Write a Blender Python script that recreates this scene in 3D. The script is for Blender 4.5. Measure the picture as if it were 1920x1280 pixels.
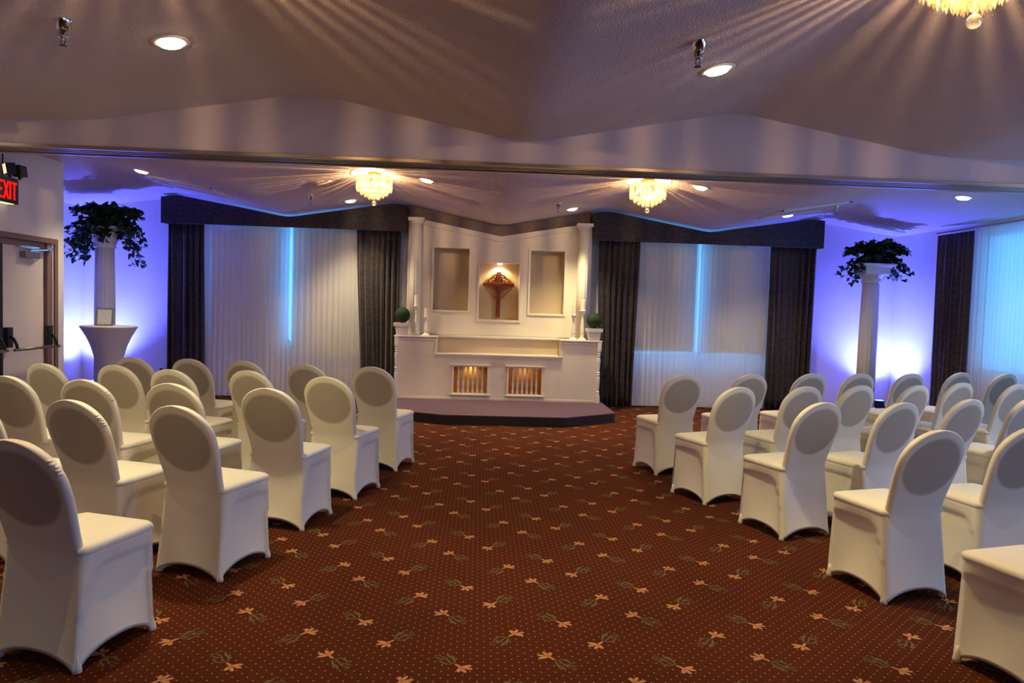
import bpy, math, random
from mathutils import Vector, Matrix
for o in list(bpy.data.objects): bpy.data.objects.remove(o)
S = bpy.context.scene
PI = math.pi
random.seed(7)

# ------------------------------------------------------------------ camera
FPX, PITCH, ROLL, YAW, EYE = 1320.0, .050, .031, -.0486, 1.46
fwd = Vector((-math.sin(YAW)*math.cos(PITCH), math.cos(YAW)*math.cos(PITCH), -math.sin(PITCH)))
rt0 = Vector((math.cos(YAW), math.sin(YAW), 0)); up0 = rt0.cross(fwd)
rgt = rt0*math.cos(ROLL)+up0*math.sin(ROLL); upv = -rt0*math.sin(ROLL)+up0*math.cos(ROLL)
cam = bpy.data.cameras.new('camera'); camo = bpy.data.objects.new('camera', cam)
S.collection.objects.link(camo); S.camera = camo
cam.sensor_fit = 'HORIZONTAL'; cam.sensor_width = 36; cam.lens = 36*FPX/1920; cam.clip_start = .05
camo.matrix_world = Matrix(((rgt.x, upv.x, -fwd.x, 0), (rgt.y, upv.y, -fwd.y, 0), (rgt.z, upv.z, -fwd.z, EYE), (0, 0, 0, 1)))

# ------------------------------------------------------------------ world, exposure, daylight
w = bpy.data.worlds.new('world'); S.world = w; w.use_nodes = True
w.node_tree.nodes['Background'].inputs[0].default_value = (.13, .50, 1, 1)
w.node_tree.nodes['Background'].inputs[1].default_value = 1.0
S.view_settings.view_transform = 'Standard'; S.view_settings.look = 'None'
S.view_settings.gamma = 1; S.view_settings.use_curve_mapping = False
S.view_settings.exposure = 0.48
def light(name, kind, loc, energy, color, target=None, **kw):
    l = bpy.data.lights.new(name, kind); l.energy = energy; l.color = color
    for k, v in kw.items(): setattr(l, k, v)
    o = bpy.data.objects.new(name, l); S.collection.objects.link(o); o.location = loc
    if target is not None:
        o.rotation_euler = (Vector(target)-Vector(loc)).to_track_quat('-Z', 'Y').to_euler()
    return o
WARM = (1.0, .85, .50); DAY = (.05, .38, 1.0); DAYN = (.36, .50, 1.0)
# windows along the right wall: y0, y1, energy, colour
RWIN = [(6.35, 8.75, 32, DAY), (3.9, 5.6, 44, DAYN), (.9, 3.0, 46, DAYN), (-3.4, -.7, 95, (.26, .40, 1.0))]
for y0, y1, e, c in RWIN:
    light('daylight', 'AREA', (6.78, (y0+y1)/2, 1.72), e, c, target=(0, (y0+y1)/2, 1.4), shape='RECTANGLE', size=1.55, size_y=y1-y0)
BWIN = [(-3.88, -1.72), (2.22, 4.42)]
for x0, x1 in BWIN:
    light('daylight', 'AREA', ((x0+x1)/2, 10.98, 1.72), 110, DAY, target=((x0+x1)/2, 0, 1.72), shape='RECTANGLE', size=x1-x0, size_y=1.8)
# blue uplights in the two far corners (their fixtures are built below)
UPL = [(-5.40, 10.22), (6.02, 10.20)]
for (x, y), tx in zip(UPL, (-5.68, 6.28)):
    light('uplight_beam', 'SPOT', (x, y, .30), 480, (.08, .11, 1.0), target=(tx, y+.30, 2.9), spot_size=2.2, spot_blend=.9, shadow_soft_size=.05)
    light('uplight_core', 'SPOT', (x, y, .30), 34, (.30, .62, 1.0), target=(tx, y+.22, 2.8), spot_size=.62, spot_blend=1.0, shadow_soft_size=.04)

# ------------------------------------------------------------------ helpers
class MB:
    def __init__(s): s.v = []; s.f = []; s.m = []
    def add(s, vs, fs, mi=0):
        b = len(s.v); s.v += [tuple(v) for v in vs]
        for f in fs: s.f.append([b+i for i in f]); s.m.append(mi)
    def box(s, a, b, mi=0, mat=None):
        (x0, y0, z0), (x1, y1, z1) = a, b
        vs = [Vector(p) for p in ((x0,y0,z0),(x1,y0,z0),(x1,y1,z0),(x0,y1,z0),(x0,y0,z1),(x1,y0,z1),(x1,y1,z1),(x0,y1,z1))]
        if mat: vs = [mat @ p for p in vs]
        s.add(vs, [(0,3,2,1),(4,5,6,7),(0,1,5,4),(1,2,6,5),(2,3,7,6),(3,0,4,7)], mi)
    def loft(s, loops, cap0=True, cap1=True, closed=True, mi=0):
        n = len(loops[0]); b = len(s.v)
        for L in loops: s.v += [tuple(p) for p in L]
        for i in range(len(loops)-1):
            for j in range(n if closed else n-1):
                k = (j+1) % n
                s.f.append([b+i*n+j, b+i*n+k, b+(i+1)*n+k, b+(i+1)*n+j]); s.m.append(mi)
        if cap0: s.f.append([b+j for j in reversed(range(n))]); s.m.append(mi)
        if cap1: s.f.append([b+(len(loops)-1)*n+j for j in range(n)]); s.m.append(mi)
    def lathe(s, prof, c=(0,0,0), n=24, mi=0, mat=None, flute=0, fa=0):
        loops = []
        for r, z in prof:
            L = []
            for j in range(n):
                a = 2*PI*j/n; rr = max(r, .0004)
                if flute: rr *= 1-fa*max(0, math.cos(a*flute))
                p = Vector((c[0]+rr*math.cos(a), c[1]+rr*math.sin(a), c[2]+z))
                if mat: p = mat @ p
                L.append(p)
            loops.append(L)
        s.loft(loops, mi=mi)
    def tube(s, pts, r, n=8, mi=0, taper=None):
        pts = [Vector(p) for p in pts]; loops = []
        for i, p in enumerate(pts):
            d = (pts[min(i+1, len(pts)-1)]-pts[max(i-1, 0)]).normalized()
            q = d.to_track_quat('Z', 'X'); rr = r*(taper(i/(len(pts)-1)) if taper else 1)
            loops.append([p+q @ Vector((rr*math.cos(2*PI*j/n), rr*math.sin(2*PI*j/n), 0)) for j in range(n)])
        s.loft(loops, mi=mi)
    def sphere(s, c, r, n=16, m=10, sz=1, mi=0):
        s.lathe([(r*math.sin(PI*i/m), -r*sz*math.cos(PI*i/m)) for i in range(m+1)], c, n, mi)
    def obj(s, name, mats, parent=None, smooth=False, bevel=0, angle=None):
        me = bpy.data.meshes.new(name); me.from_pydata(s.v, [], s.f); me.update()
        for m in (mats if isinstance(mats, (list, tuple)) else [mats]): me.materials.append(m)
        me.polygons.foreach_set('material_index', s.m)
        if smooth or angle: me.polygons.foreach_set('use_smooth', [True]*len(s.f))
        o = bpy.data.objects.new(name, me); S.collection.objects.link(o)
        if parent: o.parent = parent
        if bevel:
            b = o.modifiers.new('bevel', 'BEVEL'); b.width = bevel; b.segments = 2; b.limit_method = 'ANGLE'; b.angle_limit = .6
        if angle:
            try: me.set_sharp_from_angle(angle=angle)
            except Exception: pass
        return o
def tag(o, label=None, cat=None, group=None, kind=None):
    if label: o['label'] = label
    if cat: o['category'] = cat
    if group: o['group'] = group
    if kind: o['kind'] = kind
    return o
def thing(name, label, cat, loc=(0,0,0), rz=0, group=None):
    o = bpy.data.objects.new(name, None); S.collection.objects.link(o); o.empty_display_size = .1
    o.location = loc; o.rotation_euler = (0, 0, rz); return tag(o, label, cat, group)
def struct(name, mb, m, smooth=False, bevel=0):
    o = mb.obj(name, m, None, smooth, bevel); o['kind'] = 'structure'; return o
def dup(root, loc, rz, label, group=None):
    r = root.copy(); S.collection.objects.link(r); r.location = loc; r.rotation_euler = (0, 0, rz); r['label'] = label
    if group: r['group'] = group
    for ch in list(root.children):
        c = ch.copy(); S.collection.objects.link(c); c.parent = r
        for g in list(ch.children):
            d = g.copy(); S.collection.objects.link(d); d.parent = c
    return r

# ------------------------------------------------------------------ materials
def srgb(r, g, b):
    f = lambda c: (c/255/12.92 if c/255 <= .04045 else ((c/255+.055)/1.055)**2.4)
    return (f(r), f(g), f(b), 1)
def mat(name, col, rough=.6, metal=0, bump=0, bscale=60, var=0, vscale=6, coat=0, sheen=0, detail=3, spec=.5):
    m = bpy.data.materials.new(name); m.use_nodes = True; nt = m.node_tree; b = nt.nodes['Principled BSDF']
    b.inputs['Base Color'].default_value = col; b.inputs['Roughness'].default_value = rough; b.inputs['Metallic'].default_value = metal
    b.inputs['Coat Weight'].default_value = coat; b.inputs['Sheen Weight'].default_value = sheen
    b.inputs['Specular IOR Level'].default_value = spec
    tc = nt.nodes.new('ShaderNodeTexCoord')
    if var:
        n = nt.nodes.new('ShaderNodeTexNoise'); n.inputs['Scale'].default_value = vscale; n.inputs['Detail'].default_value = 4
        nt.links.new(tc.outputs['Object'], n.inputs['Vector'])
        mx = nt.nodes.new('ShaderNodeMix'); mx.data_type = 'RGBA'
        mx.inputs[6].default_value = tuple(c*(1-var) for c in col[:3])+(1,); mx.inputs[7].default_value = tuple(min(1, c*(1+var)) for c in col[:3])+(1,)
        nt.links.new(n.outputs['Fac'], mx.inputs[0]); nt.links.new(mx.outputs[2], b.inputs['Base Color'])
    if bump:
        n = nt.nodes.new('ShaderNodeTexNoise'); n.inputs['Scale'].default_value = bscale; n.inputs['Detail'].default_value = detail
        nt.links.new(tc.outputs['Object'], n.inputs['Vector'])
        bp = nt.nodes.new('ShaderNodeBump'); bp.inputs['Strength'].default_value = bump; bp.inputs['Distance'].default_value = .01
        nt.links.new(n.outputs['Fac'], bp.inputs['Height']); nt.links.new(bp.outputs['Normal'], b.inputs['Normal'])
    return m
def emis(name, col, s):
    m = bpy.data.materials.new(name); m.use_nodes = True; nt = m.node_tree; nt.nodes.remove(nt.nodes['Principled BSDF'])
    e = nt.nodes.new('ShaderNodeEmission'); e.inputs[0].default_value = col; e.inputs[1].default_value = s
    nt.links.new(e.outputs[0], nt.nodes['Material Output'].inputs[0]); return m
def mixmat(name, parts):
    """parts: list of (type, colour, weight, roughness); weighted sum of closures"""
    m = bpy.data.materials.new(name); m.use_nodes = True; nt = m.node_tree; nt.nodes.remove(nt.nodes['Principled BSDF'])
    cur = None; tot = 0
    for t, c, wt, r in parts:
        n = nt.nodes.new(t); n.inputs['Color'].default_value = c
        if 'Roughness' in n.inputs and t != 'ShaderNodeBsdfDiffuse': n.inputs['Roughness'].default_value = r
        tot += wt
        if cur is None: cur = n.outputs[0]
        else:
            mx = nt.nodes.new('ShaderNodeMixShader'); mx.inputs[0].default_value = wt/tot
            nt.links.new(cur, mx.inputs[1]); nt.links.new(n.outputs[0], mx.inputs[2]); cur = mx.outputs[0]
    nt.links.new(cur, nt.nodes['Material Output'].inputs[0]); return m

def glitter(name, col, bump, bscale, dens=14, thr=.035):
    """rough sprayed plaster with sparse bright glitter flakes"""
    m = mat(name, col, .9, bump=bump, bscale=bscale, var=.06, vscale=1.5, detail=6); nt = m.node_tree; b = nt.nodes['Principled BSDF']
    tc = nt.nodes.new('ShaderNodeTexCoord'); v = nt.nodes.new('ShaderNodeTexVoronoi'); v.inputs['Scale'].default_value = dens
    nt.links.new(tc.outputs['Object'], v.inputs['Vector'])
    lt = nt.nodes.new('ShaderNodeMath'); lt.operation = 'LESS_THAN'; lt.inputs[1].default_value = thr
    nt.links.new(v.outputs['Distance'], lt.inputs[0])
    # only some cells carry a flake
    sp = nt.nodes.new('ShaderNodeSeparateColor'); nt.links.new(v.outputs['Color'], sp.inputs[0])
    g2 = nt.nodes.new('ShaderNodeMath'); g2.operation = 'GREATER_THAN'; g2.inputs[1].default_value = .55; nt.links.new(sp.outputs[0], g2.inputs[0])
    mu = nt.nodes.new('ShaderNodeMath'); mu.operation = 'MULTIPLY'; nt.links.new(lt.outputs[0], mu.inputs[0]); nt.links.new(g2.outputs[0], mu.inputs[1])
    src = b.inputs['Base Color'].links[0].from_socket
    mx = nt.nodes.new('ShaderNodeMix'); mx.data_type = 'RGBA'; mx.inputs[7].default_value = (1, 1, 1, 1)
    nt.links.new(mu.outputs[0], mx.inputs[0]); nt.links.new(src, mx.inputs[6]); nt.links.new(mx.outputs[2], b.inputs['Base Color'])
    nt.links.new(mu.outputs[0], b.inputs['Metallic'])
    # each flake lies at its own tilt, so a few catch a lamp
    ge = nt.nodes.new('ShaderNodeNewGeometry')
    def vm(op, a, b2):
        n = nt.nodes.new('ShaderNodeVectorMath'); n.operation = op
        for i, q in enumerate((a, b2)):
            if q is None: continue
            if isinstance(q, tuple): n.inputs[i].default_value = q
            else: nt.links.new(q, n.inputs[i])
        return n.outputs[0]
    tilt = vm('MULTIPLY', vm('SUBTRACT', v.outputs['Color'], (.5, .5, .5)), (1.1, 1.1, 1.1))
    fn = vm('NORMALIZE', vm('ADD', ge.outputs['Normal'], tilt), None)
    base_n = b.inputs['Normal'].links[0].from_socket
    mv = nt.nodes.new('ShaderNodeMix'); mv.data_type = 'VECTOR'; nt.links.new(mu.outputs[0], mv.inputs[0]); nt.links.new(base_n, mv.inputs[4]); nt.links.new(fn, mv.inputs[5]); nt.links.new(mv.outputs[1], b.inputs['Normal'])
    mr = nt.nodes.new('ShaderNodeMapRange'); mr.inputs[3].default_value = .9; mr.inputs[4].default_value = .38; nt.links.new(mu.outputs[0], mr.inputs[0]); nt.links.new(mr.outputs[0], b.inputs['Roughness'])
    return m
M = {}
M['ceiling'] = glitter('sprayed_ceiling', srgb(216, 196, 196), 1.3, 120, 14, .055)
M['beam'] = glitter('glitter_beam', srgb(218, 200, 204), .35, 140, 17, .06)
M['wall'] = mat('wall_paint', srgb(226, 216, 212), .8, bump=.35, bscale=55, var=.02)
M['trim'] = mat('white_trim', srgb(235, 230, 222), .45)
M['metal'] = mat('brushed_metal', srgb(150, 140, 130), .35, .9)
M['track'] = mat('track_metal', srgb(165, 150, 135), .38, .8)
M['chrome'] = mat('chrome', srgb(220, 220, 225), .12, 1)
M['dark'] = mat('dark_metal', srgb(48, 46, 48), .35, .6)
M['door'] = mat('door_paint', srgb(214, 200, 194), .5, var=.02)
M['doorframe'] = mat('door_frame_paint', srgb(128, 98, 92), .5)
M['cream'] = mat('cream_lacquer', srgb(233, 222, 205), .42, var=.01)
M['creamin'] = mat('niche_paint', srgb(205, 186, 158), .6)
M['gold'] = mat('warm_interior', srgb(200, 146, 74), .6, var=.12, vscale=9)
M['wood'] = mat('red_brown_wood', srgb(128, 58, 32), .4, var=.25, vscale=22, coat=.3)
M['lightwood'] = mat('light_fretwork_wood', srgb(188, 132, 84), .5, var=.1, vscale=25)
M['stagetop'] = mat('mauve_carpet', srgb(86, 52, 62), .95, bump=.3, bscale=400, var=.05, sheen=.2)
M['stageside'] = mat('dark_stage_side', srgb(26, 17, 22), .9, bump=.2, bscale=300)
M['plastic'] = mat('white_plastic', srgb(232, 230, 226), .4)
M['black'] = mat('black_plastic', srgb(24, 24, 26), .45)
M['wax'] = mat('ivory_wax', srgb(238, 226, 192), .5)
M['soil'] = mat('soil', srgb(50, 38, 28), .95)
M['topiary'] = mat('boxwood', srgb(30, 52, 20), .85, var=.4, vscale=60)
M['leaf'] = mat('ivy_leaf', srgb(30, 58, 26), .42, var=.4, vscale=12)
M['silver'] = mat('silver_frame', srgb(190, 185, 180), .3, .85)
M['paper'] = mat('printed_card', srgb(196, 192, 190), .7)
M['lycra'] = mat('table_spandex', srgb(220, 214, 216), .65)
M['lamp'] = emis('lamp_face', (1, .86, .58, 1), 14)
M['bulb'] = emis('bulb_glow', (1, .74, .40, 1), 11)
M['emer'] = emis('emergency_lens', (1, .86, .5, 1), .75)
M['exit'] = emis('exit_red', (1, .012, .008, 1), .9)
M['ledlens'] = emis('led_lens', (.1, .2, 1, 1), 6)
M['glass'] = mixmat('window_glass', [('ShaderNodeBsdfTransparent', (1,1,1,1), .93, 0), ('ShaderNodeBsdfGlossy', (1,1,1,1), .07, .02)])
M['crystal'] = mixmat('cut_crystal', [('ShaderNodeBsdfTranslucent', (1,.88,.64,1), .13, 0), ('ShaderNodeBsdfGlossy', (1,.92,.76,1), .46, .10), ('ShaderNodeBsdfTransparent', (1,.92,.78,1), .24, 0)])
M['clearball'] = mixmat('clear_ball', [('ShaderNodeBsdfTransparent', (1,.97,.92,1), .5, 0), ('ShaderNodeBsdfGlossy', (1,.96,.9,1), .35, .05), ('ShaderNodeBsdfTranslucent', (1,.9,.7,1), .03, 0)])
M['blind'] = mixmat('roller_blind', [('ShaderNodeBsdfDiffuse', srgb(232,222,204), .93, 0), ('ShaderNodeBsdfTranslucent', srgb(225,215,200), .07, 0)])
M['frame'] = mat('window_frame', srgb(205, 205, 205), .4)
M['brass'] = mat('brass', srgb(214, 170, 90), .25, 1)

def sheer(name, tr):
    m = mixmat(name, [('ShaderNodeBsdfDiffuse', srgb(235,232,232), .42, 0), ('ShaderNodeBsdfTranslucent', srgb(240,240,244), .40, 0), ('ShaderNodeBsdfTransparent', (1,1,1,1), tr, 0)])
    return m
M['sheer'] = sheer('sheer_voile', .34)

def drape():
    m = mat('damask_drape', srgb(60, 47, 48), .55, sheen=.25, spec=.4); nt = m.node_tree; b = nt.nodes['Principled BSDF']
    tc = nt.nodes.new('ShaderNodeTexCoord'); mp = nt.nodes.new('ShaderNodeMapping'); mp.inputs['Scale'].default_value = (1, .3, 1)
    nt.links.new(tc.outputs['Object'], mp.inputs['Vector'])
    wv = nt.nodes.new('ShaderNodeTexWave'); wv.wave_type = 'RINGS'; wv.inputs['Scale'].default_value = 5; wv.inputs['Distortion'].default_value = 12; wv.inputs['Detail Scale'].default_value = 2.2
    nt.links.new(mp.outputs[0], wv.inputs['Vector'])
    cr = nt.nodes.new('ShaderNodeValToRGB'); cr.color_ramp.elements[0].position = .42; cr.color_ramp.elements[1].position = .58
    cr.color_ramp.elements[0].color = srgb(33, 23, 28); cr.color_ramp.elements[1].color = srgb(52, 40, 41)
    nt.links.new(wv.outputs['Fac'], cr.inputs[0]); nt.links.new(cr.outputs[0], b.inputs['Base Color'])
    return m
M['drape'] = drape()

def carpet():
    m = mat('patterned_carpet', srgb(84, 40, 26), .97, bump=.25, bscale=500, spec=.05); nt = m.node_tree; b = nt.nodes['Principled BSDF']
    L = nt.links.new
    tc = nt.nodes.new('ShaderNodeTexCoord'); sx = nt.nodes.new('ShaderNodeSeparateXYZ'); L(tc.outputs['Object'], sx.inputs[0])
    def math_(op, a, b2=None, c=None):
        n = nt.nodes.new('ShaderNodeMath'); n.operation = op
        for i, q in enumerate((a, b2, c)):
            if q is None: continue
            if isinstance(q, (int, float)): n.inputs[i].default_value = q
            else: L(q, n.inputs[i])
        return n.outputs[0]
    DX, DY = .05713, .0505
    def dots(ox, oy):
        u = math_('SUBTRACT', math_('FRACT', math_('DIVIDE', math_('ADD', sx.outputs[0], 100+ox), DX)), .5)
        v = math_('SUBTRACT', math_('FRACT', math_('DIVIDE', math_('ADD', sx.outputs[1], 100+oy), DY)), .5)
        d = math_('ADD', math_('POWER', math_('MULTIPLY', u, DX), 2), math_('POWER', math_('MULTIPLY', v, DY), 2))
        return math_('LESS_THAN', d, .0036**2)
    dd = math_('MAXIMUM', dots(0, 0), dots(DX/2, DY/2))
    n = nt.nodes.new('ShaderNodeTexNoise'); n.inputs['Scale'].default_value = 1.1; n.inputs['Detail'].default_value = 5; L(tc.outputs['Object'], n.inputs['Vector'])
    mx = nt.nodes.new('ShaderNodeMix'); mx.data_type = 'RGBA'; mx.inputs[6].default_value = srgb(70, 33, 15); mx.inputs[7].default_value = srgb(86, 40, 22); L(n.outputs['Fac'], mx.inputs[0])
    m2 = nt.nodes.new('ShaderNodeMix'); m2.data_type = 'RGBA'; L(mx.outputs[2], m2.inputs[6]); m2.inputs[7].default_value = srgb(168, 124, 90); L(dd, m2.inputs[0])
    L(m2.outputs[2], b.inputs['Base Color'])
    return m
M['carpet'] = carpet()
M['petal'] = mat('carpet_petal', srgb(180, 128, 80), .97); M['petal2'] = mat('carpet_petal_red', srgb(168, 84, 44), .97)
M['stem'] = mat('carpet_leaf', srgb(96, 82, 46), .97)

def cover():
    m = mat('white_spandex_cover', srgb(238, 232, 208), .62, sheen=.15, bump=.05, bscale=700); return m
M['cover'] = cover()
def backcover():
    """same cloth; the dark oval pad shows through where it is stretched over it"""
    m = mat('white_spandex_over_pad', srgb(238, 232, 208), .62, sheen=.15, bump=.05, bscale=700); nt = m.node_tree; b = nt.nodes['Principled BSDF']
    tc = nt.nodes.new('ShaderNodeTexCoord'); mp = nt.nodes.new('ShaderNodeMapping'); mp.vector_type = 'POINT'
    mp.inputs['Location'].default_value = (0, 0, -.712/.168); mp.inputs['Scale'].default_value = (1/.190, 0, 1/.168)
    nt.links.new(tc.outputs['Object'], mp.inputs['Vector'])
    ln = nt.nodes.new('ShaderNodeVectorMath'); ln.operation = 'LENGTH'; nt.links.new(mp.outputs[0], ln.inputs[0])
    cr = nt.nodes.new('ShaderNodeValToRGB'); cr.color_ramp.interpolation = 'EASE'
    cr.color_ramp.elements[0].position = .86; cr.color_ramp.elements[1].position = 1.03
    cr.color_ramp.elements[0].color = srgb(182, 172, 150); cr.color_ramp.elements[1].color = srgb(238, 232, 208)
    nt.links.new(ln.outputs['Value'], cr.inputs[0]); nt.links.new(cr.outputs[0], b.inputs['Base Color']); return m
M['backcover'] = backcover()

# ------------------------------------------------------------------ setting
FX = [(-6.2,2.76),(-5.82,2.70),(-4.29,2.92),(-2.76,2.66),(-1.23,2.92),(.30,2.63),(1.83,2.92),(3.36,2.66),(4.89,2.92),(6.42,2.70),(6.8,2.76)]
NX = [(-6.2,2.63),(-4.6,2.64),(-2.76,2.66),(-1.23,2.92),(.30,2.63),(1.83,2.92),(3.36,2.66),(6.42,2.66),(6.8,2.66)]
def lin(x, Q):
    if x <= Q[0][0]: return Q[0][1]
    for (a, za), (b, zb) in zip(Q, Q[1:]):
        if x <= b: return za+(zb-za)*(x-a)/(b-a)
    return Q[-1][1]
def cz(x, far=True, r=.13):
    Q = FX if far else NX
    return sum(lin(x+d*r, Q)*wt for d, wt in ((-1,.1),(-.66,.15),(-.33,.17),(0,.16),(.33,.17),(.66,.15),(1,.1)))
def cnorm(x, far=True):
    s = (cz(x+.02, far)-cz(x-.02, far))/.04; return Vector((-s, 0, 1)).normalized()
YB, YBM0, YBM1, YN, XL, XLN, XR = 10.62, 5.12, 5.37, -8.0, -5.82, -4.60, 6.42
cb = MB()
xs = [-6.1+i*.06 for i in range(int(12.8/.06)+1)]
for far, y0, y1 in ((True, YBM1-.02, YB+.1), (False, YN-.1, YBM0+.02)):
    b = len(cb.v); yy = (y0, (y0+y1)/2, y1)
    for y in yy: cb.v += [(x, y, cz(x, far)) for x in xs]
    n = len(xs)
    for i in range(2):
        for j in range(n-1): cb.f.append([b+i*n+j, b+(i+1)*n+j, b+(i+1)*n+j+1, b+i*n+j+1]); cb.m.append(0)
struct('ceiling', cb, M['ceiling'], True)
# beam across the room with the folding partition's track below
bm = MB(); bm.box((-5.9, YBM0, 2.485), (6.5, YBM1, 3.05)); struct('trim_1', bm, M['beam'])
tr = MB()
tr.box((-5.85, YBM0-.012, 2.462), (6.45, YBM0+.03, 2.487)); tr.box((-5.85, YBM1-.03, 2.462), (6.45, YBM1+.012, 2.487))
tr.box((-5.85, YBM0+.085, 2.466), (6.45, YBM0+.105, 2.487)); tr.box((-5.85, YBM1-.105, 2.466), (6.45, YBM1-.085, 2.487))
tr.box((-5.85, YBM0+.03, 2.478), (6.45, YBM1-.03, 2.487))
struct('trim_2', tr, M['track'], bevel=.002)

so = MB(); so.box((-1.03, 10.47, 2.38), (1.615, 10.60, 2.98)); struct('trim_3', so, mat('soffit_shade', srgb(150, 126, 118), .9, bump=.3, bscale=60))  # board added above the altar panel; its brown holds the wall's shade
# floor with the woven sprigs laid flush in it
fl = MB(); fl.box((-6.0, YN-.1, -.08), (6.6, YB+.15, 0))
def motif(cx, cy, ang, mir):
    c, s = math.cos(ang), math.sin(ang)
    def T(u, v):
        u = (u-.025)*1.08; v = v*mir*1.08; return (cx+u*c-v*s, cy+u*s+v*c)
    def poly(pts, mi, z): fl.add([T(u, v)+(z,) for u, v in pts], [tuple(range(len(pts)))], mi)
    def petal(a, L, W, mi, z, u0=-.030):
        ca, sa = math.cos(a), math.sin(a); P = []
        for t, q in ((.12,.2),(.4,.7),(.7,1),(.92,.7),(1.03,0),(.92,-.7),(.7,-1),(.4,-.7),(.12,-.2)):
            x, y = L*t, W*q; P.append((u0+x*ca-y*sa, x*sa+y*ca))
        poly(P, mi, z)
    # blossom: four swept petals around a trumpet throat
    petal(PI-.98, .044, .0085, 2, .0012); petal(PI-.42, .050, .0075, 2, .0013)
    petal(PI+.30, .047, .0080, 2, .0012); petal(PI+.95, .038, .0085, 2, .0014)
    petal(PI-.05, .022, .0040, 1, .0016); petal(PI+.62, .020, .0035, 1, .0017)
    poly([(-.034, .006), (-.034, -.006), (-.004, -.0035), (-.004, .0045)], 2, .0015)
    def blade(pts, wd, mi=3):
        n_ = len(pts)
        for i in range(n_-1):
            q0, q1 = i/(n_-1), (i+1)/(n_-1); w0 = wd*(.25+.9*math.sin(PI*min(1, q0*.9+.08))); w1 = wd*(.25+.9*math.sin(PI*min(1, q1*.9+.08))) if i < n_-2 else wd*.15
            (x0, y0), (x1, y1) = pts[i], pts[i+1]; d = math.hypot(x1-x0, y1-y0) or 1; nx, ny = -(y1-y0)/d, (x1-x0)/d
            poly([(x0-nx*w0, y0-ny*w0), (x1-nx*w1, y1-ny*w1), (x1+nx*w1, y1+ny*w1), (x0+nx*w0, y0+ny*w0)], mi, .0009+.00005*i)
    blade([(-.006,.001),(.012,-.002),(.030,-.001),(.048,.006),(.066,.008),(.084,.002),(.100,-.008)], .0030)
    blade([(.004,.006),(.018,.018),(.036,.026),(.056,.025),(.072,.030),(.080,.040)], .0050)
    blade([(.030,.024),(.044,.036),(.060,.040)], .0030, 4)
    blade([(.006,-.006),(.018,-.020),(.036,-.027),(.054,-.022),(.068,-.026)], .0050, 4)
    blade([(.046,.002),(.062,-.010),(.080,-.014),(.094,-.024)], .0036)
    blade([(.084,.004),(.096,.012),(.108,.012)], .0024, 4)
AX, AY, OX, OY = .4555, .4025, .1515, 3.02
for i in range(-13, 15):
    for j in range(-7, 20):
        for kind in (0, 1):
            x = OX+AX*(i+.5*kind); y = OY+AY*(j+.5*kind)
            if not (-5.7 < x < 6.3 and 1.6 < y < 10.5): continue
            par = (i+j) % 2
            if kind == 0: ang, mir = ((PI*.25, 1) if par else (PI*1.25, 1))
            else: ang, mir = ((PI*1.75, -1) if par else (PI*.75, -1))
            motif(x, y, ang, mir)
struct('floor', fl, [M['carpet'], M['petal2'], M['petal'], M['stem'], mat('carpet_leaf_dark', srgb(88, 72, 38), .97)])

def wall_y(mb, y0, y1, x0, x1, z0, z1, holes):     # wall across X with holes (xa,xb,za,zb)
    x = x0
    for xa, xb, za, zb in sorted(holes):
        mb.box((x, y0, z0), (xa, y1, z1)); mb.box((xa, y0, z0), (xb, y1, za)); mb.box((xa, y0, zb), (xb, y1, z1)); x = xb
    mb.box((x, y0, z0), (x1, y1, z1))
def wall_x(mb, x0, x1, y0, y1, z0, z1, holes):
    y = y0
    for ya, yb, za, zb in sorted(holes):
        mb.box((x0, y, z0), (x1, ya, z1)); mb.box((x0, ya, z0), (x1, yb, za)); mb.box((x0, ya, zb), (x1, yb, z1)); y = yb
    mb.box((x0, y, z0), (x1, y1, z1))
WZ0, WZ1 = .80, 2.58
wb = MB(); wall_y(wb, YB, YB+.16, XL-.16, XR+.16, 0, 3.1, [(a, b, WZ0, WZ1) for a, b in BWIN]); struct('wall_back', wb, M['wall'])
wr = MB(); wall_x(wr, XR, XR+.16, YN, YB, 0, 3.1, [(a, b, WZ0, WZ1) for a, b, e, c in RWIN]); struct('wall_right', wr, M['wall'])
DY0, DY1, DZ = 6.10, 7.86, 1.975
wl = MB(); wall_x(wl, XLN-.2, XLN, YN, 8.05, 0, 3.1, [(DY0, DY1, -.01, DZ)])
wl.box((XL-.16, 8.05-.15, 0), (XLN-.001, 8.05, 3.1)); wl.box((XL-.16, 8.05, 0), (XL, YB, 3.1)); struct('wall_left', wl, M['wall'])
wf = MB(); wf.box((-6.0, YN-.16, 0), (XR+.16, YN, 3.1)); struct('wall_front', wf, mat('mocha_wall', srgb(116, 92, 72), .8))
for nm, a, b in (('baseboard_back', (XL, YB-.014, 0), (XR, YB, .10)), ('baseboard_right', (XR-.014, YN, 0), (XR, YB, .10)),
                 ('baseboard_left', (XL, 8.05, 0), (XL+.014, YB, .10)), ('baseboard_left_near', (XLN, YN, 0), (XLN+.014, DY0-.1, .10))):
    mb = MB(); mb.box(a, b); struct(nm, mb, M['trim'], bevel=.003)
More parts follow.
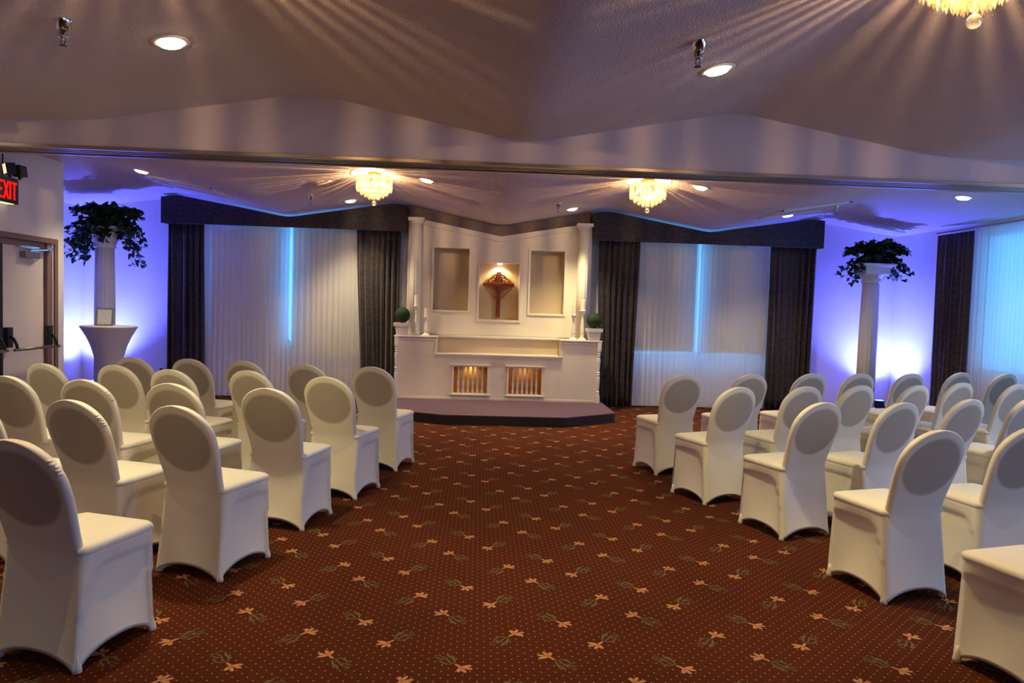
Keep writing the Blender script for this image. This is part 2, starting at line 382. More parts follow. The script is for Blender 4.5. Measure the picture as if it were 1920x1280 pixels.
# windows
k = 0
def window(o0, o1, axis, mid):
    """frame + glass: o0,o1 = opening (along, z)"""
    global k; k += 1
    (a0, z0), (a1, z1) = o0, o1
    P = (lambda a, d, z: (a, YB+.07+d, z)) if axis == 'y' else (lambda a, d, z: (XR+.07+d, a, z))
    fr = MB()
    def bx(aa, ab, za, zb, d0=-.03, d1=.03):
        p, q = P(aa, d0, za), P(ab, d1, zb); fr.box(tuple(map(min, p, q)), tuple(map(max, p, q)))
    t = .05
    bx(a0, a0+t, z0, z1); bx(a1-t, a1, z0, z1); bx(a0, a1, z0, z0+t); bx(a0, a1, z1-t, z1); bx(mid-.03, mid+.03, z0, z1)
    fo = struct('window_%d' % k, fr, M['frame'])
    g = MB(); p, q = P(a0+.03, -.004, z0+.03), P(a1-.03, .004, z1-.03); g.box(tuple(map(min, p, q)), tuple(map(max, p, q)))
    g.obj('pane', M['glass'], fo)
for (a, b), mid in zip(BWIN, (-2.84, 3.40)): window((a, WZ0), (b, WZ1), 'y', mid)
for a, b, e, c in RWIN: window((a, WZ0), (b, WZ1), 'x', (a+b)/2)

# ---- double door in the left wall
dr = MB()
X0 = XLN
for y0, y1, z0, z1 in ((DY0-.06, DY0, 0, DZ+.055), (DY1, DY1+.06, 0, DZ+.055), (DY0, DY1, DZ, DZ+.055)):
    dr.box((X0-.12, y0, z0), (X0+.018, y1, z1))
dr.box((X0-.12, DY1-.10, 0), (X0-.004, DY1, DZ)); dr.box((X0-.12, DY0, DZ-.06), (X0-.03, DY1, DZ))
dr2 = MB(); dr2.box((X0-.006, DY1-.022, .0), (X0+.004, DY1-.008, DZ))
do = struct('door_1', dr, M['doorframe'], bevel=.003)
ym = 7.05
dr2.obj('weather_strip', M['trim'], do)
lf = MB(); lf.box((X0-.075, ym+.004, .01), (X0-.04, DY1-.10, DZ-.06)); lf.obj('door_leaf', M['door'], do, bevel=.003)
lf = MB(); lf.box((X0-.075, DY0+.01, .01), (X0-.04, ym-.004, DZ-.06)); lf.obj('door_leaf', M['door'], do, bevel=.003)
ml = MB(); ml.box((X0-.04, ym-.02, .01), (X0-.012, ym+.02, DZ-.06)); ml.obj('door_mullion', M['dark'], do, bevel=.004)
for ya, yb in ((ym+.05, DY1-.02), (DY0+.02, ym-.05)):
    pb = MB(); pb.tube([(X0+.075, ya, .88), (X0+.075, yb, .88)], .014, 10)
    po = pb.obj('panic_bar', M['metal'], do, smooth=True)
    for y, sg in ((ya, 1), (yb, -1)):
        hb = MB(); y0, y1 = sorted((y-.0*sg, y+.085*sg)); hb.box((X0-.04, y0, .90), (X0+.012, y1, 1.10)); hb.obj('latch_case', M['dark'], po, bevel=.008)
        ar = MB(); ym2 = (y0+y1)/2; ar.tube([(X0+.0, ym2, 1.02), (X0+.04, ym2, .99), (X0+.07, ym2, .93), (X0+.075, ym2, .88)], .014, 8); ar.obj('bar_arm', M['dark'], po, smooth=True)
cl = MB(); cl.box((X0-.04, 7.36, 1.80), (X0+.022, 7.60, 1.865)); co = cl.obj('door_closer', M['metal'], do, bevel=.006)
ca = MB(); ca.tube([(X0+.012, 7.45, 1.875), (X0+.10, 7.60, 1.895)], .008, 6); ca.tube([(X0+.10, 7.60, 1.895), (X0+.02, 7.76, 1.91)], .008, 6); ca.box((X0-.03, 7.28, 1.895), (X0+.025, 7.58, 1.915)); ca.box((X0+.0, 7.70, 1.895), (X0+.035, 7.80, 1.93)); ca.obj('closer_arm', M['chrome'], co)

# ------------------------------------------------------------------ banquet chairs
def sm(t): t = max(0, min(1, t)); return t*t*(3-2*t)
def yrear(z):
    if z < .44:
        v = max(0, (z-.06)/.392); return -.212+.046*v**.9+.014*math.sin(PI*min(1, v*1.05))**.8-.003+.10*max(0, .42-z)**1.2
    t = (z-.44)/.47; return -.170-.148*t**1.15
def make_chair():
    t = thing('banquet_chair', 'x', 'chair')
    # skirt : four stretched panels between the feet
    n = 14; R = 26; mb = MB(); loops = []
    def per(v):
        """perimeter at height fraction v (0 hem .. 1 seat rim)"""
        pts = []
        hw = .216-.020*v; yb, yf = -.212+.046*v**.9, .212-.004*v
        # corners: back-left, back-right, front-right, front-left
        C = [(-hw, yb), (hw, yb), (hw*.97, yf), (-hw*.97, yf)]
        for s_ in range(4):
            (xa, ya), (xb, yb2) = C[s_], C[(s_+1) % 4]
            dx, dy = xb-xa, yb2-ya; L = math.hypot(dx, dy); nx, ny = dy/L, -dx/L
            for i in range(n):
                q = i/n; tt = 2*q-1
                arch = .066*(1-abs(tt)**2.4)
                z = arch+(.452-arch)*v
                inn = (.024 if s_ else .014)*(1-tt*tt)*math.sin(PI*min(1, v*1.05))**.8
                # stepped pocket where the cloth leaves the seat apron
                if s_ in (1, 3):
                    back = (1-q) if s_ == 3 else q          # 0 at the rear leg, 1 at the front
                    za = .385-.30*max(0, (.30-back)/.30)**2.2
                    inn += .014*sm((za-z)/.012)*sm(back/.10)*sm((1-back)/.06+.25)
                elif s_ == 2:
                    inn += .010*sm((.375-.1*abs(tt)**4-z)/.012)
                rnd = .016*max(0, (abs(tt)-.86)/.14)**2
                x = xa+dx*q-nx*(inn+rnd); y = ya+dy*q-ny*(inn+rnd)
                pts.append((x, y, z))
        return pts
    for i in range(R+1): loops.append(per(i/R))
    top = loops[-1]
    # hem rolled slightly under
    hem = [(x*.985, y*.985, z+.006) for x, y, z in loops[0]]
    mb.loft([hem]+loops, False, False)
    mb.obj('skirt', M['cover'], t, smooth=True)
    # seat
    sb = MB(); L = []
    for sc, z in ((1.0, .444), (1.022, .450), (1.03, .459), (1.018, .470), (.97, .479), (.86, .486), (.6, .491), (.3, .493)):
        L.append([(x*sc, .02+(y-.02)*sc, z) for x, y, _ in top])
    sb.loft(L, False, True); sb.obj('seat', M['cover'], t, smooth=True)
    # back
    prof = [(.20,.176),(.26,.177),(.32,.178),(.36,.179),(.400,.180),(.44,.180),(.48,.181),(.52,.183),(.56,.187),(.60,.192),(.64,.197),(.68,.2015),(.72,.2035),(.745,.203)]
    zc, rz, rx = .745, .165, .203
    for i in range(1, 15):
        a = PI/2*i/14; prof.append((zc+rz*math.sin(a), rx*math.cos(a)**.96 if i < 14 else .004))
    bb = MB(); L = []; m = 18; th = .042
    for z, wd in prof:
        tk = th*(1 if wd > .07 else .55+.45*math.sqrt(max(0, wd/.07)))
        y0 = yrear(z); loop = []
        r = min(tk/2, wd)
        # stadium cross-section with soft crowned faces
        for sx, a0 in ((1, -PI/2), (-1, PI/2)):
            for j in range(m//2+1):
                a = a0+PI*j/(m//2); loop.append((sx*(wd-r)+r*math.cos(a), y0+tk/2+tk/2*math.sin(a), z))
            for j in range(1, 6):
                q = j/6; xx = sx*(wd-r)*(1-2*q); bul = .010*(1-(xx/(wd-r+1e-6))**2)*min(1, wd/.15)
                loop.append((xx, y0+(tk+bul if sx == 1 else -bul*.35), z))
        L.append(loop)
    bb.loft(L, True, True); bb.obj('backrest', M['backcover'], t, smooth=True)
    for sx, y in ((-1, -1), (1, -1), (-1, 1), (1, 1)):
        ft = MB(); cx, cy = sx*.195, y*.190
        ft.lathe([(.012, 0), (.018, .003), (.017, .02), (.010, .045), (.004, .07)], (cx, cy, 0), 10); ft.obj('foot_pocket', M['cover'], t, smooth=True)
    return t
base = make_chair(); used = [False]
def gather_part(parent):
    g = MB(); rnd = random.Random(3)
    for i in range(5):
        z = .79+.012*i; x = .203*math.cos(math.asin(min(1, (z-.745)/.165)))-.004
        g.sphere((x, yrear(z)+.016+.006*rnd.uniform(-1, 1), z), .011+.003*rnd.random(), 8, 6, .6)
    g.obj('seam_gather', M['cover'], parent, smooth=True)
Lrows = [(17, [(-.896,6.029),(-1.465,6.063),(-2.055,6.264),(-2.55,6.332),(-3.045,6.339)]),
         (18, [(-1.089,5.127),(-1.744,5.44),(-2.298,5.367),(-2.807,5.583),(-3.335,5.56)]),
         (15, [(-1.293,4.392),(-1.931,4.512),(-2.508,4.593),(-3.048,4.69)]),
         (21, [(-1.509,3.59),(-2.089,3.704),(-2.68,3.80)]),
         (18, [(-1.721,2.676)])]
Rrows = [(-17, [(1.827,6.063),(2.514,6.296),(3.19,6.53),(3.749,6.682),(4.371,6.852),(5.111,7.169),(5.62,7.183)]),
         (-23, [(1.97,5.165),(2.564,5.332),(3.106,5.527),(3.662,5.652),(4.29,6.0),(4.80,5.992)]),
         (-21, [(2.216,4.366),(2.806,4.471),(3.464,4.75),(4.05,4.92)]),
         (-15, [(2.324,3.38),(2.95,3.55)]),
         (-15, [(2.40,2.43)])]
ORD = ['first', 'second', 'third', 'fourth', 'fifth', 'sixth', 'seventh']
RN = ['front row nearest the stage', 'second row from the stage', 'third row from the stage', 'fourth row from the stage', 'back row nearest the viewer']
for side, rows in (('left', Lrows), ('right', Rrows)):
    for ri, (deg, tops) in enumerate(rows):
        for ci, (x, y) in enumerate(tops):
            a = math.radians(deg+random.Random(ri*17+ci*5+(side == 'left')).uniform(-2, 2)*(ci > 0))
            px, py = x+.295*math.sin(a), y+.295*math.cos(a)
            lab = 'white spandex covered chair, %s block, %s, %s from the aisle' % (side, RN[ri], ORD[ci])
            grp = '%s block of covered chairs' % side
            if not used[0]:
                c = base; c.location = (px, py, 0); c.rotation_euler = (0, 0, -a); tag(c, lab, 'chair', grp); used[0] = True
            else: c = dup(base, (px, py, 0), -a, lab, grp)
            if side == 'left' and (ri, ci) in ((4, 0), (3, 1), (2, 2)): c['_g'] = 1
for o in list(S.collection.objects):
    if o.get('_g'):
        del o['_g']; gather_part(o)

# ------------------------------------------------------------------ stage and altar
CX = .295
st = thing('stage_platform', 'low purple carpeted platform with dark sides under the altar', 'stage', (CX, 9.5, 0))
def poly_prism(mb, pts, z0, z1, mi=0):
    n = len(pts); mb.add([(x, y, z0) for x, y in pts]+[(x, y, z1) for x, y in pts], [tuple(reversed(range(n))), tuple(range(n, 2*n))]+[(i, (i+1) % n, n+(i+1) % n, n+i) for i in range(n)], mi)
P = [(-1.20,10.31),(-1.20,8.93),(-1.035,8.82),(-.393,8.508),(1.095,8.502),(1.754,8.943),(1.80,9.0),(1.80,10.31)]
P = [(x-CX, y-9.5) for x, y in P]
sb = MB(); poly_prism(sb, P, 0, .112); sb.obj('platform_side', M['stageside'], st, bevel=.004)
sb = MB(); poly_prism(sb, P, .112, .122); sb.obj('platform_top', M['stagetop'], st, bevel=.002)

SZ = .122; FY = 9.92
def frame_y(mb, xa, xb, za, zb, y, t=.035, d=.02, lip=0):      # picture frame moulding around an opening, front at y-d
    mb.box((xa-t, y-d, za-t), (xa, y+.002, zb+t)); mb.box((xb, y-d, za-t), (xb+t, y+.002, zb+t))
    mb.box((xa, y-d, za-t), (xb, y+.002, za)); mb.box((xa, y-d, zb), (xb, y+.002, zb+t))
    if lip:
        mb.box((xa-t-lip, y-d-.012, za-t-.002), (xb+t+lip, y+.002, za-t+.016)); mb.box((xa-t-lip, y-d-.012, zb+t-.012), (xb+t+lip, y+.002, zb+t+.006))
ac = thing('altar_counter', 'cream altar counter with two lit baluster openings and stepped ends', 'altar counter', (0, 0, 0))
ops = [(-.325, .145, .215, .59), (.450, .915, .215, .59)]
b = MB(); wall_y(b, FY, FY+.025, -1.12, 1.715, SZ, .745, ops)
b.box((-1.12, FY, .745), (-.575, FY+.025, .985)); b.box((1.18, FY, .745), (1.715, FY+.025, .985))
b.box((-1.12, FY+.025, SZ), (-1.095, 10.30, .985)); b.box((1.69, FY+.025, SZ), (1.715, 10.30, .985))
b.box((-.60, FY+.025, .77), (-.575, 10.33, .985)); b.box((1.18, FY+.025, .77), (1.205, 10.33, .985))
b.obj('body', M['cream'], ac, bevel=.003)
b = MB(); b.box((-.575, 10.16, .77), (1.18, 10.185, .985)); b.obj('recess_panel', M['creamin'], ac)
b = MB(); b.box((-.60, FY-.028, .745), (1.205, 10.18, .772)); b.obj('shelf', M['cream'], ac, bevel=.006)
for xa, xb in ((-1.175, -.565), (1.17, 1.765)):
    b = MB(); b.box((xa, FY-.035, .985), (xb, 10.30, 1.007)); b.obj('countertop', M['cream'], ac, bevel=.006)
b = MB(); b.box((-.565, 10.12, .985), (1.17, 10.34, 1.012)); b.obj('ledge', M['cream'], ac, bevel=.006)
b = MB(); b.box((-1.09, FY-.012, .945), (-.575, FY, .983)); b.box((1.18, FY-.012, .945), (1.69, FY, .983)); b.box((-.605, FY-.014, .772), (-.573, FY, .985)); b.box((1.178, FY-.014, .772), (1.21, FY, .985))
b.box((-.60, FY-.012, .715), (1.205, FY, .745)); b.box((-.5655, FY-.002, SZ), (-.5615, FY, .715)); b.box((1.168, FY-.002, SZ), (1.172, FY, .715)); b.box((-1.09, FY-.006, SZ), (1.69, FY, SZ+.03))
b.obj('moulding', M['cream'], ac, bevel=.003)
balp = [(.021,0),(.021,.045),(.014,.052),(.019,.062),(.013,.072),(.017,.10),(.021,.135),(.019,.165),(.011,.20),(.019,.21),(.012,.222),(.010,.26),(.013,.30),(.018,.312),(.011,.322),(.020,.335),(.020,.375)]
for (xa, xb, za, zb) in ops:
    b = MB(); frame_y(b, xa, xb, za, zb, FY, .028, .016, .02); b.obj('opening_frame', M['cream'], ac, bevel=.003)
    b = MB(); b.box((xa-.1, FY+.30, za-.02), (xb+.1, FY+.31, zb+.05)); b.box((xa-.1, FY+.025, za-.03), (xa-.09, FY+.31, zb+.05)); b.box((xb+.09, FY+.025, za-.03), (xb+.1, FY+.31, zb+.05)); b.box((xa-.1, FY+.025, za-.03), (xb+.1, FY+.31, za-.02)); b.box((xa-.1, FY+.025, zb+.05), (xb+.1, FY+.31, zb+.06))
    b.obj('interior_lining', M['gold'], ac)
    for i in range(6):
        x = xa+(xb-xa)*(i+.95)/6.9
        b = MB(); b.lathe([(r*.86, z*(zb-za+.02)/.375) for r, z in balp], (x, FY+.05, za-.01), 14); b.obj('baluster', M['trim'], ac, smooth=True)
b = MB(); b.box((-.13, FY+.20, .618), (-.05, FY+.27, .638)); b.obj('lamp_housing', M['plastic'], ac); b = MB(); b.lathe([(.02, 0), (.02, .003)], (-.09, FY+.235, .614), 12); b.obj('lamp_face', M['lamp'], ac)
light('niche_lamp', 'SPOT', (-.09, FY+.235, .605), 1.5, (1, .78, .40), target=(-.09, FY+.29, .2), spot_size=2.3, spot_blend=.6, shadow_soft_size=.015)
light('niche_lamp', 'POINT', (.68, FY+.20, .53), .38, (1, .76, .38), shadow_soft_size=.03)
postp = [(.030,0),(.030,.11),(.018,.118),(.028,.13),(.020,.142),(.027,.155),(.018,.17),(.022,.24),(.027,.33),(.025,.37),(.016,.385),(.028,.40),(.018,.415),(.028,.43),(.018,.445),(.022,.52),(.027,.60),(.024,.64),(.016,.655),(.028,.67),(.018,.683),(.028,.70),(.018,.715),(.030,.73),(.030,.86)]
for x in (-1.135, 1.725):
    b = MB(); b.lathe([(r, z) for r, z in postp], (x, FY-.005, SZ), 16); b.box((x-.028, FY-.033, SZ+.755), (x+.028, FY+.023, SZ+.862)); b.box((x-.028, FY-.033, SZ), (x+.028, FY+.023, SZ+.075)); b.obj('corner_post', M['trim'], ac, smooth=False)

bd = thing('altar_backdrop', 'tall cream backdrop with three recessed niches and fluted side columns', 'backdrop', (0, 0, 0))
BY = 10.35
def zt(x): return 2.465+.20*abs(x-CX)/1.12
nich = [(-.672, -.158, 1.375, 2.277), (0.0, .588, 1.252, 2.085), (.743, 1.243, 1.365, 2.285)]
b = MB()
def strip(xa, xb, za, zb=None):
    if zb is None:
        zs = (zt(xa), zt(xb)); 
        vs = [(xa,BY,za),(xb,BY,za),(xb,BY,zs[1]),(xa,BY,zs[0]),(xa,BY+.03,za),(xb,BY+.03,za),(xb,BY+.03,zs[1]),(xa,BY+.03,zs[0])]
        b.add(vs, [(0,1,2,3),(5,4,7,6),(1,5,6,2),(4,0,3,7),(3,2,6,7),(4,5,1,0)])
    else: b.box((xa, BY, za), (xb, BY+.03, zb))
x = -1.03; Z0 = 1.014
for xa, xb, za, zb in nich:
    for p, q in ((x, xa),):
        if p < CX < q: strip(p, CX, Z0); strip(CX, q, Z0)
        else: strip(p, q, Z0)
    strip(xa, xb, Z0, za)
    if xa < CX < xb: strip(xa, CX, zb); strip(CX, xb, zb)
    else: strip(xa, xb, zb)
    x = xb
strip(x, 1.615, Z0)
b.box((-1.05, BY-.005, 0), (-1.03, 10.6, 2.68)); b.box((1.615, BY-.005, 0), (1.635, 10.6, 2.66))
b.obj('panel', M['cream'], bd)
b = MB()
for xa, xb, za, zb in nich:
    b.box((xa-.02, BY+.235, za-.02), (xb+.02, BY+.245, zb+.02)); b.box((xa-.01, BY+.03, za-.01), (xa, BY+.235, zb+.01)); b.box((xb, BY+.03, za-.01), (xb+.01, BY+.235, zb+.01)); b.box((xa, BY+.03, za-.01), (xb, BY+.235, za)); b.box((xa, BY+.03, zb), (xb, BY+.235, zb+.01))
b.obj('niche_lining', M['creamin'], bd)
for xa, xb, za, zb in nich:
    b = MB(); frame_y(b, xa, xb, za, zb, BY, .032, .018); b.obj('niche_frame', M['cream'], bd, bevel=.004)
b = MB()
for xa, xb in ((-.83, CX), (CX, 1.42)):
    for dz, t, d in ((-.07, .075, .035), (-.175, .006, .004)):
        vs = []
        for x_ in (xa, xb):
            z = zt(x_)+dz
            vs += [(x_, BY-d, z-.0), (x_, BY+.002, z), (x_, BY+.002, z+t), (x_, BY-d, z+t)]
        b.add(vs, [(0,3,2,1),(4,5,6,7),(0,4,7,3),(3,7,6,2),(1,2,6,5),(0,1,5,4)])
for xa, xb in ((-.83,-.705),(-.125,.71),(1.276,1.40)): b.box((xa, BY-.004, 2.145), (xb, BY+.001, 2.151))
b.obj('crown_moulding', M['cream'], bd)
for x in (-.925, 1.505):
    b = MB(); b.lathe([(.086, 0), (.084, .8), (.078, 1.62)], (x, BY-.085, 1.012), 48, flute=12, fa=.10); co = b.obj('side_column', M['cream'], bd, smooth=True)
    b = MB(); b.lathe([(.075, 2.60), (.09, 2.615), (.10, 2.64)], (x, BY-.085, 0), 24); b.box((x-.115, BY-.195, 2.64), (x+.115, BY, 2.685)); b.obj('capital', M['cream'], co, bevel=.003)
# lamp in the middle niche
b = MB(); b.lathe([(.035, 0), (.035, .012)], (CX, BY+.12, 2.072), 16); lo = b.obj('niche_downlight', M['lamp'], bd)
light('niche_lamp', 'SPOT', (CX, BY+.15, 2.062), 9, (1, .76, .40), target=(CX, BY+.20, 1.3), spot_size=2.4, spot_blend=.5, shadow_soft_size=.02)

# cross with fretwork
cr = thing('wooden_cross', 'red-brown wooden cross with curled fretwork hanging in the lit middle niche', 'cross', (.288, BY+.19, 0))
b = MB(); b.box((-.032, -.03, 1.285), (.032, .012, 1.965)); b.obj('upright', M['wood'], cr, bevel=.006)
b = MB(); b.box((-.232, -.036, 1.745), (.232, .008, 1.802)); b.obj('crossbar', M['wood'], cr, bevel=.006)
for sx in (-1, 1):
    for sz in (-1, 1):
        b = MB(); H = .15 if sz > 0 else .20; c0 = (0, .02, 1.773)
        pts = []
        for i in range(13):
            q = i/12; x = .20*(1-q)+.02*q; z = H*q
            wob = .035*math.sin(q*PI)+.012*math.sin(q*3*PI)
            pts.append((sx*(x+wob*.6), .022, 1.773+sz*(z*1.0+wob*.5+.012)))
        b.tube(pts, .015, 8)
        for (cx, cz_, r0) in ((.075, .055, .030), (.125, .045, .020), (.05, .105, .020)):
            sp = [(sx*(cx+r0*(1-q*.75)*math.cos(q*7)), .020, 1.773+sz*(cz_+r0*(1-q*.75)*math.sin(q*7))) for q in [i/14 for i in range(15)]]
            b.tube(sp, .009, 6)
        b.obj('fretwork', M['lightwood'], cr, smooth=True)

# candlesticks and candles
def stick(x, y, h, hc, rc, lab1, lab2):
    f = h/.40
    t = thing('candlestick', lab1, 'candlestick', (x, y, 1.007), 0, 'white candlesticks on the altar counter')
    b = MB(); b.lathe([(.062,0),(.062,.008),(.050,.018),(.030,.030),(.024,.042),(.030,.052),(.022,.062)], n=20); b.obj('base', M['trim'], t, smooth=True)
    b = MB(); b.lathe([(.020,.058),(.026,.075*f),(.030,.12*f),(.026,.19*f),(.019,.27*f),(.017,.32*f),(.026,.333*f),(.018,.345*f)], n=20); b.obj('stem', M['trim'], t, smooth=True)
    b = MB(); b.lathe([(.018,.343*f),(.034,.355*f),(.034,.372*f),(.026,.380*f),(.048,.390*f),(.048,.40*f)], n=20); b.obj('cup', M['trim'], t, smooth=True)
    c = thing('pillar_candle', lab2, 'candle', (x, y, 1.007+.40*f), 0, 'ivory pillar candles')
    b = MB(); b.lathe([(rc, 0), (rc, hc-.004), (rc-.004, hc), (rc*.5, hc-.004)], n=20); b.obj('wax', M['wax'], c, smooth=False, angle=.6)
    b = MB(); b.tube([(0, 0, hc-.005), (.002, 0, hc+.012)], .0015, 5); b.obj('wick', M['black'], c)
stick(-.878, 10.04, .42, .145, .036, 'taller white turned candlestick at the left end of the altar', 'tall pillar candle on the taller left candlestick')
stick(-.735, 10.02, .27, .12, .032, 'shorter white turned candlestick on the left, nearer the middle niche', 'short pillar candle on the shorter left candlestick')
stick(1.360, 10.02, .355, .14, .028, 'carved white candlestick on the right, nearer the middle niche', 'slim pillar candle on the carved right candlestick')
stick(1.492, 10.04, .425, .155, .036, 'tallest plain white candlestick on the right beside the fluted column', 'pillar candle on the tallest right candlestick')
def topiary(x, y, lab, plab):
    t = thing('planter_pot', plab, 'pot', (x, y, 1.008), 0, 'square pots at the altar ends')
    b = MB(); sq = lambda r, z: [(-r,-r,z),(r,-r,z),(r,r,z),(-r,r,z)]
    b.loft([sq(.072,0), sq(.090,.122), sq(.108,.122), sq(.112,.172), sq(.098,.172), sq(.095,.15)]); b.obj('pot_body', M['trim'], t)
    b = MB(); rnd = random.Random(int(x*100))
    g = thing('boxwood_ball', lab, 'topiary', (x, y, 1.008+.164), 0, 'clipped boxwood balls')
    b.sphere((0, 0, .115), .105, 24, 16)
    for i in range(900):
        a = rnd.uniform(0, 2*PI); zz = rnd.uniform(-1, 1); r = math.sqrt(1-zz*zz); d = Vector((r*math.cos(a), r*math.sin(a), zz)); p = Vector((0, 0, .115))+d*rnd.uniform(.103, .113)
        u = d.orthogonal().normalized(); v = d.cross(u); ph = rnd.uniform(0, 6.28); e1 = (u*math.cos(ph)+v*math.sin(ph))*.008; e2 = (d*.7+(v*math.cos(ph)-u*math.sin(ph))).normalized()*.010
        b.add([p-e1*.5, p+e2*.5-e1*.2, p+e2, p+e1*.5], [(0, 1, 2, 3)])
    b.obj('foliage', M['topiary'], g)
topiary(-1.072, 9.99, 'round clipped boxwood ball at the left end of the altar', 'square white pot holding boxwood at left end of altar')
topiary(1.652, 9.99, 'round clipped boxwood ball at the right end of the altar', 'square white pot holding boxwood at right end of altar')

# ------------------------------------------------------------------ window dressing
def curtain(x0, x1, z0, z1, y, amp, npl, seed, x0b=None, x1b=None, axis='y', mbk=None, ph=0):
    """pleated cloth from x0..x1 at the top to x0b..x1b at the hem"""
    mb = mbk or MB(); rnd = random.Random(seed); x0b = x0 if x0b is None else x0b; x1b = x1 if x1b is None else x1b
    n = npl*8; rows = 14; offs = [rnd.uniform(-.35, .35) for _ in range(npl+1)]; am = [rnd.uniform(.3, 1.3) for _ in range(npl+1)]
    b = len(mb.v)
    for i in range(rows+1):
        v = i/rows; z = z1+(z0-z1)*v
        for j in range(n+1):
            u = j/n; k_ = int(u*npl) if u < 1 else npl-1; fr = u*npl-k_
            o = offs[k_]*(1-fr)+offs[k_+1]*fr; A = am[k_]*(1-fr)+am[k_+1]*fr
            xa = x0+(x0b-x0)*sm(v); xb = x1+(x1b-x1)*sm(v)
            x = xa+(xb-xa)*u; d = amp*(A*math.sin(2*PI*(u*npl+o*v))+.3*math.sin(2*PI*(u*npl*2.3+o+v*.4)))*(.55+.45*v)
            mb.v.append((x, y+d, z) if axis == 'y' else (y+d, x, z))
    for i in range(rows):
        for j in range(n): mb.f.append([b+i*(n+1)+j, b+i*(n+1)+j+1, b+(i+1)*(n+1)+j+1, b+(i+1)*(n+1)+j]); mb.m.append(0)
    return mb
def cloth(name, lab, cat, grp, m, *a, th=.004, **kw):
    o = curtain(*a, **kw).obj(name, m, None, smooth=True); tag(o, lab, cat, grp)
    if th: s_ = o.modifiers.new('thick', 'SOLIDIFY'); s_.thickness = th
    return o
DG = 'dark damask drapes'; SG = 'white sheer curtains'
cloth('drape', 'dark drape at far left, beside the blue lit corner', 'curtain', DG, M['drape'], -4.46, -3.96, .02, 2.50, 10.36, .042, 6, 1, x1b=-3.94)
cloth('drape', 'dark drape left of the altar, its hem behind the boxwood pot', 'curtain', DG, M['drape'], -1.79, -1.16, .02, 2.50, 10.36, .042, 8, 2, x0b=-1.70)
cloth('drape', 'dark drape right of the altar beside the fluted column', 'curtain', DG, M['drape'], 1.74, 2.36, .02, 2.50, 10.36, .044, 7, 3, x1b=2.32, x0b=1.80)
cloth('drape', 'dark drape at the right end of the right valance', 'curtain', DG, M['drape'], 4.32, 5.02, .02, 2.50, 10.36, .044, 8, 4, x0b=4.33)
cloth('sheer_curtain', 'sheer curtain on the left window, half nearer the blue corner', 'curtain', SG, M['sheer'], -3.98, -2.757, .03, 2.50, 10.44, .008, 15, 5, th=0)
cloth('sheer_curtain', 'sheer curtain on the left window, half nearer the altar', 'curtain', SG, M['sheer'], -2.751, -1.68, .03, 2.50, 10.44, .008, 13, 6, th=0)
cloth('sheer_curtain', 'sheer curtain on the right back window, half nearer the altar', 'curtain', SG, M['sheer'], 2.26, 3.367, .03, 2.50, 10.44, .008, 13, 7, th=0)
cloth('sheer_curtain', 'sheer curtain on the right back window, half farther from the altar', 'curtain', SG, M['sheer'], 3.373, 4.42, .03, 2.50, 10.44, .008, 13, 8, th=0)
for (xa, xb, zb, lab) in ((-3.92, -2.81, .67, 'closed roller blind behind the left window sheer, left half'), (-2.745, -1.70, .67, 'closed roller blind behind the left window sheer, right half'),
                      (2.20, 3.285, .87, 'closed roller blind behind the right window sheer, left half'), (3.335, 4.40, .86, 'closed roller blind behind the right window sheer, right half')):
    t = thing('roller_blind', lab, 'blind', (0, 0, 0), 0, 'roller blinds on the back windows')
    b = MB(); b.box((xa, 10.565, zb), (xb, 10.569, 2.485)); b.obj('blind_cloth', M['blind'], t)
    b = MB(); b.tube([(xa, 10.567, 2.495), (xb, 10.567, 2.495)], .022, 10); b.obj('roller', M['trim'], t, smooth=True)
    b = MB(); b.box((xa, 10.557, zb-.02), (xb, 10.577, zb)); b.obj('bottom_rail', M['trim'], t)
def valance(x0, x1, zb, lab, ret):
    t = thing('valance', lab, 'valance', (0, 0, 0), 0, 'dark padded valances')
    n = 60; b = MB(); y0, y1 = 10.24, 10.27; V = []
    for i in range(n+1):
        x = x0+(x1-x0)*i/n; zt_ = cz(x)-.035
        V.append([(x, y0, zb), (x, y1, zb), (x, y1, zt_), (x, y0, zt_)])
    b.loft(V); b.obj('front_board', M['drape'], t, angle=.6)
    for xx in ret:
        b = MB(); b.box((xx-.015, y1, zb), (xx+.015, 10.605, cz(xx)-.04)); b.obj('end_board', M['drape'], t)
    b = MB(); b.tube([(x0+.05, 10.40, 2.515), (x1-.05, 10.40, 2.515)], .012, 8); b.obj('curtain_rail', M['track'], t)
valance(-4.52, -1.06, 2.485, 'dark damask valance over the left window, top cut to the ceiling folds', (-4.505, -1.09))
valance(1.645, 5.07, 2.455, 'dark damask valance over the right back window, top cut to the ceiling folds', (1.665, 5.055))
# right wall dressing
cloth('drape', 'dark drape on the right wall beside the bright window', 'curtain', DG, M['drape'], 8.70, 9.40, .02, 2.60, 6.24, .035, 8, 9, axis='x', x1b=9.36)
cloth('sheer_curtain', 'glowing blue sheer curtain over the right wall window', 'curtain', SG, M['sheer'], 6.30, 8.72, .03, 2.62, 6.28, .014, 34, 10, axis='x', th=0)
for i, (a, b_, e, c) in enumerate(RWIN[1:]):
    pass
t = MB(); t.tube([(6.24, 5.9, 2.635), (6.24, 9.42, 2.635)], .012, 8); tag(t.obj('curtain_rail', M['track']), 'thin curtain rail above the right wall window', 'rail')

